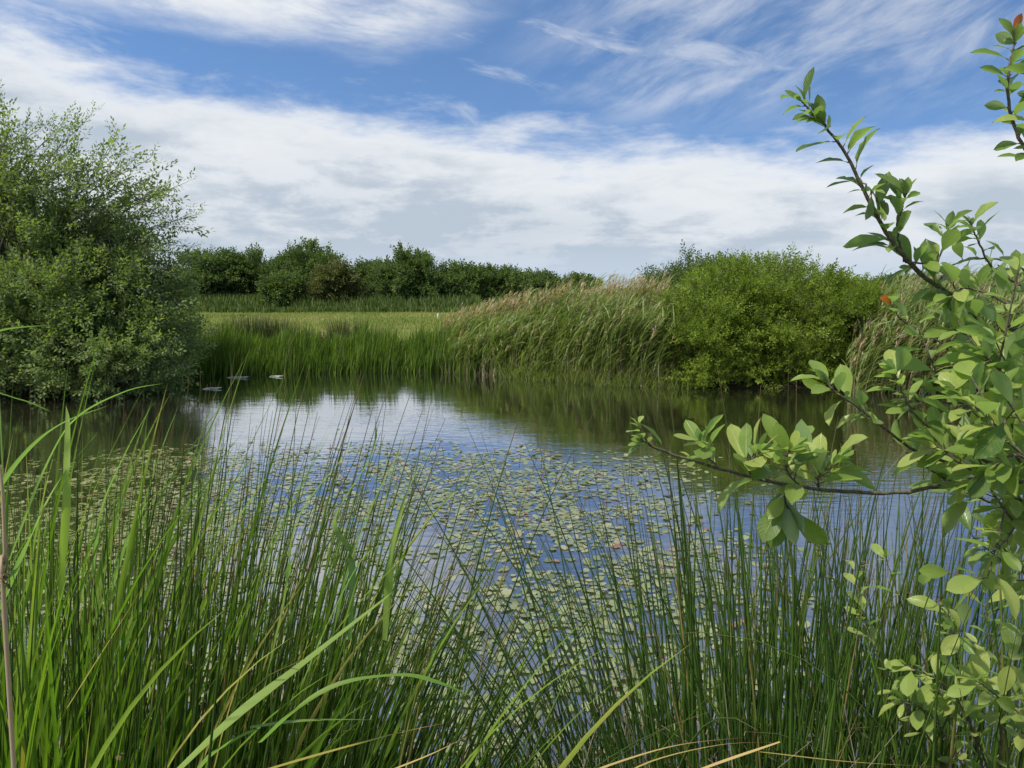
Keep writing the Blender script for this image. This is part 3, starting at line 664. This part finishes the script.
# ------------------------------------------------------------------ foreground rushes and grasses
def clump(name, label, cat, cx, cy, n, sx, sy, H, lean, fan=.25, kind='rush', group=None, rad=.0024, bend=.35, width=.009, rbias=.45, old=.04, seeds=.25):
    """lean = (azimuth in degrees, amount in radians) shared by the clump"""
    n = int(n*(.62 if kind == 'rush' else 1.25)); rad *= 1.45; H = (H[0]*1.06, H[1]*1.12)
    z0 = min(h1(cx, cy), .35); root = empty(name, (cx, cy, z0), label, cat, group)
    ox, oy = rng.normal(0, sx, n), rng.normal(0, sy, n); B = np.stack([cx+ox, cy+oy, hgt(cx+ox, cy+oy).clip(-.25)-.03], 1)
    L = rng.uniform(H[0], H[1], n)*(1-.25*rng.random(n)**3); la, lm = R(lean[0]), lean[1]
    vx = math.cos(la)*lm+ox/max(sx, .01)*fan*.5+rng.normal(0, fan*.4, n); vy = math.sin(la)*lm+oy/max(sy, .01)*fan*.4+rng.normal(0, fan*.35, n)
    az_ = np.arctan2(vy, vx); th = np.hypot(vx, vy)
    r_ = np.clip(rng.normal(rbias, .22, n), 0, .94); o_ = rng.random(n) < old; r_[o_] = 1
    if kind == 'rush':
        kink = rng.random(n) < .05; az_ = np.where(kink, rng.uniform(0, 6.28, n), az_)
        P, D = centerlines(B, L, az_, th*.7+np.where(kink, .25, 0), th*.6+rng.uniform(0, bend, n)*.5+np.where(kink, rng.uniform(.4, 1.3, n), 0), 10, 1.8)
        g = Geo(); stems(g, P, D, rad*rng.uniform(.65, 1.25, n), r_, 4, .12); g.build('stems', M_rush, root)
        k = rng.random(n) < seeds; q = P[k]
        for c0 in (q[:, 7]*.4+q[:, 8]*.6)[:14]:
            g = Geo(); a = rng.normal(0, 1, (6, 3)); T = np.array([(0, 0, 0), (.25, .5, .1), (0, 1, 0), (-.25, .5, .1)])
            instance(g, T, [(0, 1, 2, 3)], np.tile(c0, (6, 1)), frames(a, np.tile([0, 0, 1.], (6, 1))+.1), rng.uniform(.006, .013, 6), rng.random(6))
            g.build('flower_cluster', M_seed, root)
    else:
        P, D = centerlines(B, L, az_, th*.7, th*.7+rng.uniform(0, bend, n), 15, 1.7)
        g = Geo(); ribbons(g, P, D, width*rng.uniform(.6, 1.3, n), r_, rng.normal(0, .8, n), fold=.3); g.build('blades', M_blade, root)
    return root
GR = 'rush clumps on the near bank'
# left mass
clump('rush_clump', 'dense dark rushes filling the bottom left corner', 'rushes', -.95, 1.55, 420, .28, .22, (.95, 1.35), (20, .05), .13, group=GR, rad=.0026, rbias=.42)
clump('rush_clump', 'upright rush clump right of the pale seed stalk, tips below the dark willow reflection', 'rushes', -.68, 1.5, 300, .20, .22, (.85, 1.25), (10, .09), .14, group=GR, rad=.0026)
clump('rush_clump', 'thin rushes crossing the silvery pads left of the arching reed blades', 'rushes', -.95, 2.05, 260, .34, .2, (.95, 1.3), (10, .10), .15, group=GR, rad=.0028)
clump('rush_clump', 'rush clump leaning far right behind the arching reed blades', 'rushes', -.66, 1.75, 310, .20, .2, (.85, 1.15), (0, .20), .2, group=GR, rad=.0025, rbias=.55)
clump('rush_clump', 'low rush tuft at the bottom centre leaning right over the pads', 'rushes', -.42, 2.05, 170, .18, .2, (.6, .9), (-5, .36), .2, group=GR, rad=.0024, rbias=.5)
# right mass
clump('rush_clump', 'sparse rushes right of centre fanning left over the pads', 'rushes', .40, 1.95, 130, .13, .16, (.85, 1.25), (175, .30), .26, group=GR, rad=.0024, rbias=.28)
clump('rush_clump', 'tall dark rush clump before the open blue water', 'rushes', .66, 2.0, 330, .2, .2, (.9, 1.32), (100, .02), .17, group=GR, rad=.0027, rbias=.3)
clump('rush_clump', 'dark rush clump under the long horizontal willow twig', 'rushes', 1.0, 2.1, 340, .2, .2, (.95, 1.34), (60, .05), .17, group=GR, rad=.0027, rbias=.32)
clump('rush_clump', 'rushes growing up through the low willow sprouts at bottom right', 'rushes', 1.3, 1.9, 300, .22, .22, (.8, 1.25), (80, .05), .2, group=GR, rad=.0025, rbias=.38, old=.1)
clump('rush_clump', 'short crowded rush stems at the bottom centre edge of the water', 'rushes', .4, 2.45, 260, .36, .12, (.35, .7), (90, .02), .14, group=GR, rad=.0026, rbias=.2)
GG = 'grass tufts on the near bank'
clump('grass_tuft', 'bright green broad-bladed grass tuft at the left edge, blades arching over dark water', 'grass', -1.02, 1.4, 240, .17, .2, (.85, 1.40), (5, .07), .22, 'grass', GG, bend=.6, width=.016, rbias=.6)
clump('grass_tuft', 'bright grass blades among rushes below the silvery pads', 'grass', -.80, 1.55, 110, .24, .2, (.8, 1.22), (5, .10), .18, 'grass', GG, bend=.5, width=.013, rbias=.55)
clump('grass_tuft', 'loose grass blades leaning right in front of the lily pads', 'grass', -.62, 1.6, 70, .18, .2, (.7, 1.05), (0, .24), .2, 'grass', GG, bend=.5, width=.011, rbias=.55)
clump('grass_tuft', 'thin grass mixed into the rushes at the bottom right', 'grass', 1.1, 1.8, 110, .35, .2, (.5, .95), (120, .1), .3, 'grass', GG, bend=.8, width=.006, rbias=.45)

# low grass cover and dead litter on the near bank
n = 9000; bx, byy = rng.uniform(-3.2, 3.2, n), rng.uniform(.6, 2.8, n); zz_ = hgt(bx, byy); ok = zz_ > .0; B = np.stack([bx, byy, zz_-.01], 1)[ok]; n = len(B)
P, D = centerlines(B, rng.uniform(.12, .38, n), rng.uniform(0, 6.28, n), rng.uniform(0, .4, n), rng.uniform(0, 1.0, n), 4)
g = Geo(); ribbons(g, P, D, rng.uniform(.003, .007, n), np.clip(rng.normal(.35, .2, n), 0, 1), rng.normal(0, .5, n), fold=.3)
tag(g.build('bank_grass', M_blade), 'short grass covering the near bank below the rushes', 'grass', kind='stuff')
n = 1500; bx, byy = np.concatenate([rng.normal(.9, .45, 1000), rng.uniform(-2.5, 2.5, 500)]), rng.uniform(1.6, 2.75, n); B = np.stack([bx, byy, hgt(bx, byy).clip(0)+rng.uniform(-.02, .05, n)], 1)
P, D = centerlines(B, rng.uniform(.25, .7, n), rng.uniform(0, 6.28, n), rng.uniform(.1, 1.2, n), rng.uniform(-.1, .8, n), 5)
g = Geo(); stems(g, P, D, rng.uniform(.0012, .0026, n), rng.random(n), 3, .4)
tag(g.build('rush_litter', M_litter), 'dead brown and pale stalks tangled between the rush bases', 'dead stalks', kind='stuff')

# single blades that stand out
def blade(g, pts, W, r=.5, tw=0.0, m=22, fold=.3, prof=None):
    P = catmull(pts, m); D = np.gradient(P, axis=0); D /= np.linalg.norm(D, axis=1, keepdims=True)
    ribbons(g, P[None], D[None], np.array([W]), np.array([r]), np.array([tw]), fold, prof)
def reed_plant(label, base, top, leaves, group='reed plants on the near bank', straight=False):
    """leaves: list of (list of (px,py,depth), width, shade, twist)"""
    root = empty('reed_plant', tuple(base), label, 'reed', group); g = Geo()
    tube(g, catmull([base, np.array(base)*.5+np.array(top)*.5+[.01, 0, 0], top], 10), .004, .002, 6, .5); g.build('stem', M_reednear, root)
    for (pts, W, r, tw) in leaves:
        g = Geo(); blade(g, [at(*p) for p in pts], W, r, tw); g.build('leaf', M_reednear, root)
    return root
reed_plant('foreground reed with four broad pale arching blades at the bottom left', (-.42, .92, .33), at(215, 790, .95),
    [([(150, 800, .93), (235, 720, .98), (300, 668, 1.06), (372, 610, 1.15), (395, 590, 1.18)], .030, .75, .35),
     ([(262, 742, .96), (300, 708, .95), (345, 684, .97), (400, 676, 1.02), (440, 684, 1.08), (480, 700, 1.12)], .027, .65, .5),
     ([(250, 728, 1.0), (300, 722, 1.02), (340, 720, 1.05), (376, 720, 1.08)], .014, .55, .4),
     ([(178, 800, .92), (210, 758, .94), (240, 738, .98), (262, 728, 1.0)], .026, .45, .8)])
reed_plant('reed with two long blades reaching up over the pads left of centre', (-.42, 1.5, .33), at(345, 640, 1.5),
    [([(330, 650, 1.5), (352, 560, 1.5), (380, 490, 1.52), (412, 430, 1.56)], .020, .5, .3),
     ([(350, 640, 1.45), (352, 560, 1.45), (335, 520, 1.45), (372, 455, 1.5), (376, 415, 1.5)], .016, .4, .6),
     ([(385, 640, 1.5), (392, 560, 1.5), (405, 500, 1.53), (425, 455, 1.55)], .020, .6, .2)])
reed_plant('reed at the left edge with bright blades curving right over the dark reflection', (-.95, 1.25, .34), at(40, 520, 1.3),
    [([(10, 560, 1.25), (45, 470, 1.27), (75, 420, 1.3), (125, 392, 1.34), (165, 383, 1.4)], .014, .7, .4),
     ([(60, 600, 1.25), (66, 500, 1.25), (68, 430, 1.27), (66, 405, 1.28)], .015, .95, .2),
     ([(-20, 520, 1.2), (20, 460, 1.2), (60, 425, 1.22), (110, 405, 1.3)], .012, .6, .5),
     ([(0, 610, 1.2), (30, 540, 1.2), (60, 480, 1.25), (100, 430, 1.3)], .013, .8, .5)])
reed_plant('tall reed off the left edge whose single blade tip crosses the willow', (-1.1, 1.2, .34), at(-60, 420, 1.2),
    [([(-70, 420, 1.2), (-40, 350, 1.2), (0, 331, 1.2), (48, 325, 1.22)], .010, .75, .5),
     ([(-60, 440, 1.2), (-20, 395, 1.2), (20, 400, 1.2), (52, 412, 1.22)], .012, .7, .5)])
reed_plant('thin reed beside the tall grass with blades pointing at the willow trunk', (-.8, 1.5, .33), at(100, 560, 1.5),
    [([(92, 620, 1.5), (100, 520, 1.5), (125, 455, 1.52), (155, 400, 1.55)], .013, .7, .3),
     ([(110, 600, 1.5), (128, 540, 1.5), (150, 500, 1.5), (190, 470, 1.55)], .012, .8, .3)])
reed_plant('reed with a drooping blade between the leaning rushes', (-.5, 1.4, .33), at(270, 640, 1.4),
    [([(262, 700, 1.35), (285, 600, 1.38), (298, 520, 1.4), (345, 455, 1.45), (352, 440, 1.45)], .014, .5, .3),
     ([(300, 690, 1.38), (330, 620, 1.4), (362, 560, 1.42), (390, 540, 1.45)], .014, .6, .3)])
# dry yellow blades and seed stalks crossing the bottom edge
DRY = [([(250, 775, .9), (330, 752, .95), (400, 733, 1.0), (450, 722, 1.03)], .0075, .3, 'green to orange seed spike slanting across the bottom left'),
       ([(380, 775, .95), (430, 755, 1.0), (470, 735, 1.05)], .005, .9, 'thin yellow blade ending at the bottom of the leaning rushes'),
       ([(560, 785, 1.0), (620, 762, 1.05), (680, 745, 1.1), (748, 737, 1.15)], .006, .8, 'long pale dry blade curving along the bottom centre'),
       ([(600, 790, 1.0), (650, 762, 1.05), (720, 745, 1.1), (775, 742, 1.14)], .004, .6, 'second dry blade beneath the long pale one'),
       ([(780, 742, 1.1), (700, 770, 1.05), (660, 790, 1.0)], .005, .9, 'dry forked blade rising from the bottom right of centre'),
       ([(760, 752, 1.2), (850, 762, 1.2), (960, 768, 1.25)], .004, .5, 'nearly level green-yellow blade low in the right corner'),
       ([(60, 720, 1.1), (110, 640, 1.15), (160, 560, 1.2)], .005, .4, 'orange-tinged dry blade in the left grass')]
M_dry = leafmat('yellowing_blades', [(0, (.22, .26, .05)), (.5, (.38, .36, .10)), (1, (.52, .46, .20))], .35, .5, .3, tip=((.42, .22, .09), .5, .9))
for pts, W, r, lab in DRY:
    g = Geo(); blade(g, [at(*p) for p in pts], W, r, .3, 16); tag(recentre(g.build('dry_blade', M_dry)), lab, 'grass blade', 'dry blades on the near bank')
# pale dead seed stalk at the left edge
root = empty('dead_stalk', tuple(at(6, 800, 1.0)*[1, 1, 0]+[0, 0, .34]), 'pale dead stalk with brown joint standing at the left edge', 'dead stalk')
g = Geo(); q0 = at(4, 800, 1.0); q0[2] = .34; tube(g, catmull([q0, at(6, 640, 1.0), at(5, 560, 1.0), at(3, 500, 1.0), at(0, 465, 1.0)], 20), .0035, .0016, 8, .9); g.build('stem', M_straw, root)
g = Geo(); c0 = at(6, 580, .998)
for k in range(26):
    a = rng.normal(0, 1, 3)+[0, 0, .8]; b0 = c0+rng.normal(0, .003, 3)+[0, 0, rng.uniform(-.012, .012)]; blade(g, [b0, b0+a/np.linalg.norm(a)*.006, b0+a/np.linalg.norm(a)*.011+[0, 0, -.002]], .004, rng.random(), 0, 4, .3)
g.build('seed_head', M_litter, root)

# ------------------------------------------------------------------ foreground willow on the right
def leaf_template():
    m = 9; V, F, UV, T = [], [], [], []
    for i in range(m):
        u = i/(m-1); wv = math.sin(math.pi*min(1, u**1.35*.97+.0))**.75 if 0 < u < 1 else 0.0
        wv = max(wv, .02 if u == 0 else .0); yy = u; zc = -.18*u*u
        for j, s in enumerate((-1, -.5, 0, .5, 1)):
            V.append((s*.225*wv, yy-abs(s)*.02, zc+abs(s)**1.2*.07*wv+.012*math.sin(u*17+s*3)*abs(s))); UV.append((.5+s*.5, u)); T.append(u)
    for i in range(m-1):
        for j in range(4): a = i*5+j; F.append((a, a+1, a+6, a+5))
    return np.array(V), np.array(F), np.array(UV), np.array(T)
LV, LF, LUV, LT = leaf_template()
def leaves(g, P, D, S, r, updir=None, curl=None):
    n = len(P); up = (np.tile([0, 0, 1.], (n, 1)) if updir is None else updir)+rng.normal(0, .38, (n, 3))
    M = frames(D, up); sc = np.stack([S*rng.uniform(.8, 1.15, n), S, S*rng.uniform(.3, 1.9, n)], 1); instance(g, LV, LF, P, M, sc, r, LT, LUV)
shrub = empty('willow_branches', (1.55, 1.35, h1(1.55, 1.35)), 'close leafy willow whose twigs reach in from the right edge', 'shrub')
def branch(pts, r0, r1, n_leaf, size, start=.1, shade=(.45, .2), tipn=5, label=None, dark=0, red=0, droop=0.0, spread=.8, sprigs=0):
    size *= 1.08; n_leaf = int(n_leaf*1.1); shade = (shade[0], .30)
    path = catmull([at(*p) for p in pts], 40); g = Geo(); wob_ = rng.normal(0, .0006, path.shape); tube(g, path+wob_, r0, r1, 8)
    f = np.linspace(start, .97, n_leaf)+rng.normal(0, .01, n_leaf); f = f.clip(0, .99); P, D, S = [], [], []
    T = np.gradient(path, axis=0); T /= np.linalg.norm(T, axis=1, keepdims=True)
    def grow(q, tdir, k, s, n_petiole=True):
        a = k*2.4+rng.normal(0, .5); ref = np.cross(tdir, [0.3, .2, .9]); ref /= np.linalg.norm(ref)+1e-9; o2 = np.cross(tdir, ref)
        v = tdir*rng.uniform(.35, .8)+(ref*math.cos(a)+o2*math.sin(a))*spread; v[2] += .12-droop; v /= np.linalg.norm(v)
        pe = q+v*s*.16; tube(g, [q, pe], .0009, .0007, 4); P.append(pe); D.append(v+[0, 0, -.1]); S.append(s)
    for k, ff in enumerate(f):
        i = int(ff*39); grow(path[i], T[i], k, size*rng.uniform(.55, 1.15))
        if rng.random() < .5: grow(path[i], T[i], k+.9, size*rng.uniform(.3, .55))
    for k in range(tipn):
        a = k*2.4; v = T[-1]*1.1+rng.normal(0, .45, 3)+[0, 0, .1]; v /= np.linalg.norm(v); P.append(path[-1]-T[-1]*rng.uniform(0, .012)); D.append(v); S.append(size*rng.uniform(.35, .75))
    for _ in range(sprigs):
        i = rng.integers(int(start*39), 36); v = T[i]*.7+rng.normal(0, .6, 3)+[0, 0, .35]; v /= np.linalg.norm(v); L = rng.uniform(.06, .14)
        sp_ = catmull([path[i], path[i]+v*L*.5, path[i]+v*L+[0, 0, .01]], 8); tube(g, sp_, .0016, .0009, 5)
        for k in range(6): grow(sp_[min(7, k+2)], v, k, size*rng.uniform(.5, 1.0))
    o = g.build('branch', M_twig, shrub)
    gl = Geo(); n = len(P); r_ = np.clip(rng.normal(shade[0], shade[1], n), 0, 1); leaves(gl, np.array(P), np.array(D), np.array(S), r_)
    l = gl.build('foliage', M_near, o); l.location = (0, 0, 0)
    if red:
        gl = Geo(); q = path[-1]+rng.normal(0, .004, (red, 3)); v = T[-1]+rng.normal(0, .35, (red, 3)); leaves(gl, q, v, rng.uniform(.018, .03, red), rng.random(red)); l = gl.build('young_leaves', M_red, o); l.location = (0, 0, 0)
    if label: o['label'] = label
    return o
SZ = .047
# A: the long shoot rising to the upper left
branch([(1100, 358, 1.28), (1024, 333, 1.22), (975, 308, 1.18), (930, 281, 1.15), (895, 245, 1.13), (868, 200, 1.12), (845, 152, 1.11), (820, 120, 1.10)], .0052, .0016, 26, .050, .36, (.3, .16), 12, 'long bare-stemmed twig rising to a leafy tip', spread=.85)
branch([(905, 262, 1.14), (897, 230, 1.13), (903, 205, 1.12), (906, 192, 1.11)], .0018, .0009, 9, .042, .15, (.35, .15), 4, spread=.6)
branch([(858, 178, 1.12), (872, 192, 1.1), (880, 205, 1.1)], .0013, .0008, 4, .03, .3, (.3, .15), 3)
branch([(820, 120, 1.10), (808, 108, 1.10), (800, 100, 1.1)], .0014, .0008, 6, .042, .1, (.35, .15), 5)
branch([(905, 262, 1.14), (935, 262, 1.12), (945, 240, 1.12), (950, 225, 1.12)], .0015, .0009, 9, .04, .2, (.35, .15), 3)
# B: top right sprig with red young leaves
branch([(1120, 230, 1.05), (1060, 185, 1.05), (1020, 140, 1.05), (1008, 95, 1.05), (1011, 60, 1.05), (1016, 38, 1.05)], .003, .0011, 20, .038, .30, (.25, .15), 3, 'upright sprig with two red young leaves at the top right', red=3)
branch([(1040, 170, 1.05), (1035, 120, 1.03), (1040, 80, 1.03)], .0016, .0009, 9, .04, .2, (.25, .15), 3)
# C: twigs around 970-1024, 220-320
branch([(1060, 315, 1.2), (1020, 285, 1.18), (992, 268, 1.17), (978, 240, 1.15), (970, 222, 1.14)], .0022, .001, 15, .038, .2, (.5, .2), 4, spread=.9)
branch([(1060, 300, 1.25), (1010, 262, 1.22), (960, 262, 1.2), (935, 285, 1.18)], .0018, .001, 12, .036, .25, (.6, .2), 4)
branch([(1040, 330, 1.1), (1000, 300, 1.1), (965, 288, 1.1), (950, 300, 1.1)], .0018, .001, 12, .038, .2, (.6, .2), 4)
branch([(985, 392, 1.25), (968, 360, 1.22), (955, 330, 1.2), (948, 300, 1.18)], .0024, .0012, 4, .032, .4, (.5, .2), 2, 'dark leafless upright twig behind the leaves')
branch([(960, 350, 1.3), (925, 335, 1.3), (900, 318, 1.28), (890, 302, 1.28)], .0016, .0009, 7, .036, .35, (.65, .2), 3, red=1)
# D: the long horizontal twig
branch([(1060, 492, 1.06), (1000, 478, 1.05), (950, 484, 1.04), (895, 493, 1.02), (840, 491, 1.0), (790, 486, .98), (740, 474, .96), (700, 463, .95), (660, 450, .94), (640, 438, .93)], .0032, .0013, 7, .034, .52, (.8, .15), 4, 'long nearly level twig ending alone over the water', spread=.6)
branch([(800, 486, .98), (790, 475, .97), (785, 462, .97), (790, 450, .96)], .0014, .0009, 13, .056, .05, (.78, .15), 6, spread=.9)
branch([(770, 481, .97), (745, 468, .97), (760, 452, .96)], .0012, .0008, 11, .052, .1, (.78, .15), 5, spread=.9)
branch([(818, 489, 1.0), (820, 475, .99), (838, 462, .99)], .0012, .0008, 10, .056, .1, (.78, .15), 5, spread=.9)
branch([(790, 486, .98), (785, 497, .97), (788, 510, .97)], .0012, .0008, 7, .055, .1, (.5, .15), 4, droop=.7)
branch([(720, 468, .95), (706, 455, .95), (700, 440, .94)], .0012, .0008, 9, .042, .1, (.8, .15), 5)
branch([(650, 446, .94), (642, 432, .93), (638, 425, .93)], .0010, .0007, 3, .026, .1, (.95, .05), 3)
# E: twig to (825,385)
branch([(1010, 470, 1.1), (960, 466, 1.08), (915, 450, 1.06), (880, 425, 1.05), (855, 405, 1.04), (835, 392, 1.03), (826, 378, 1.03)], .0024, .0012, 11, .042, .5, (.65, .2), 6)
branch([(1000, 470, 1.05), (950, 440, 1.04), (915, 415, 1.02), (900, 385, 1.02), (893, 372, 1.02)], .002, .001, 13, .046, .2, (.6, .2), 4)
# the leafy mass at the right edge
MASS = [([(1080, 540, 1.1), (1020, 500, 1.05), (970, 470, 1.0), (930, 440, 1.0)], 16), ([(1080, 520, 1.0), (1030, 470, .98), (990, 430, .97), (960, 395, .97)], 16),
        ([(1080, 500, 1.1), (1030, 440, 1.1), (990, 395, 1.1), (965, 365, 1.1)], 16), ([(1090, 470, 1.0), (1045, 410, 1.0), (1010, 380, 1.0), (985, 355, 1.0)], 15),
        ([(1090, 560, 1.2), (1030, 520, 1.15), (985, 500, 1.12), (950, 478, 1.1)], 15), ([(1100, 600, 1.1), (1040, 550, 1.05), (1005, 510, 1.0), (985, 480, .98)], 16),
        ([(1100, 430, 1.2), (1040, 390, 1.2), (990, 375, 1.2), (940, 385, 1.2)], 15), ([(1100, 480, .9), (1050, 470, .9), (1015, 455, .9), (990, 470, .9)], 12),
        ([(1100, 640, 1.2), (1040, 590, 1.2), (1010, 555, 1.2), (990, 530, 1.2)], 14), ([(1100, 400, 1.1), (1050, 370, 1.1), (1015, 350, 1.1), (990, 345, 1.1)], 13), ([(1050, 520, 1.2), (1010, 450, 1.2), (985, 410, 1.2), (915, 400, 1.2)], 16)]
for pts, n in MASS: branch(pts, .0030, .0010, n, .056, .12, (.7, .25), 5, sprigs=3, droop=.12)
# stems that carry the branches, rooted out of frame
g = Geo(); b0 = np.array([1.55, 1.35, h1(1.55, 1.35)-.1])
for e, r_ in [(at(1100, 358, 1.28), .011), (at(1120, 230, 1.05), .008), (at(1060, 315, 1.2), .007), (at(1060, 492, 1.06), .008), (at(1090, 470, 1.0), .008), (at(1080, 540, 1.1), .007), (at(1100, 430, 1.2), .008), (at(1100, 600, 1.1), .007), (at(1010, 470, 1.1), .006)]:
    s = b0+np.append(rng.normal(0, .04, 2), 0); tube(g, catmull([s, s*.6+e*.4+[.08, .02, .05], s*.25+e*.75+[.06, 0, .05], e], 22), r_*1.5, r_*.45, 10)
g.build('trunk', M_bark, shrub)
# low willow sprouts among the rushes
shrub = empty('willow_sprout', (1.35, 1.6, h1(1.35, 1.6)), 'low pale willow sprout growing up among the rushes at the bottom right', 'shrub')
for pts, n, s_ in [([(1010, 860, 1.6), (985, 760, 1.55), (950, 690, 1.5), (905, 665, 1.48)], 14, .06), ([(1010, 860, 1.6), (975, 740, 1.55), (955, 650, 1.5), (948, 610, 1.48)], 13, .058), ([(1010, 860, 1.6), (1000, 760, 1.5), (1010, 680, 1.45), (1030, 630, 1.4)], 14, .062),
                   ([(1010, 860, 1.6), (930, 740, 1.6), (880, 660, 1.6), (862, 610, 1.6)], 9, .052), ([(1010, 860, 1.6), (960, 760, 1.5), (930, 715, 1.5), (900, 700, 1.5)], 9, .058), ([(1010, 860, 1.6), (1030, 740, 1.4), (1000, 700, 1.4), (975, 680, 1.4)], 12, .062),
                   ([(1010, 860, 1.6), (1020, 720, 1.6), (990, 640, 1.6), (985, 590, 1.6)], 13, .058), ([(1010, 860, 1.6), (940, 700, 1.7), (900, 600, 1.7), (885, 555, 1.7)], 6, .045)]:
    branch(pts, .0028, .001, n, s_, .3, (.85, .2), 4, sprigs=1)
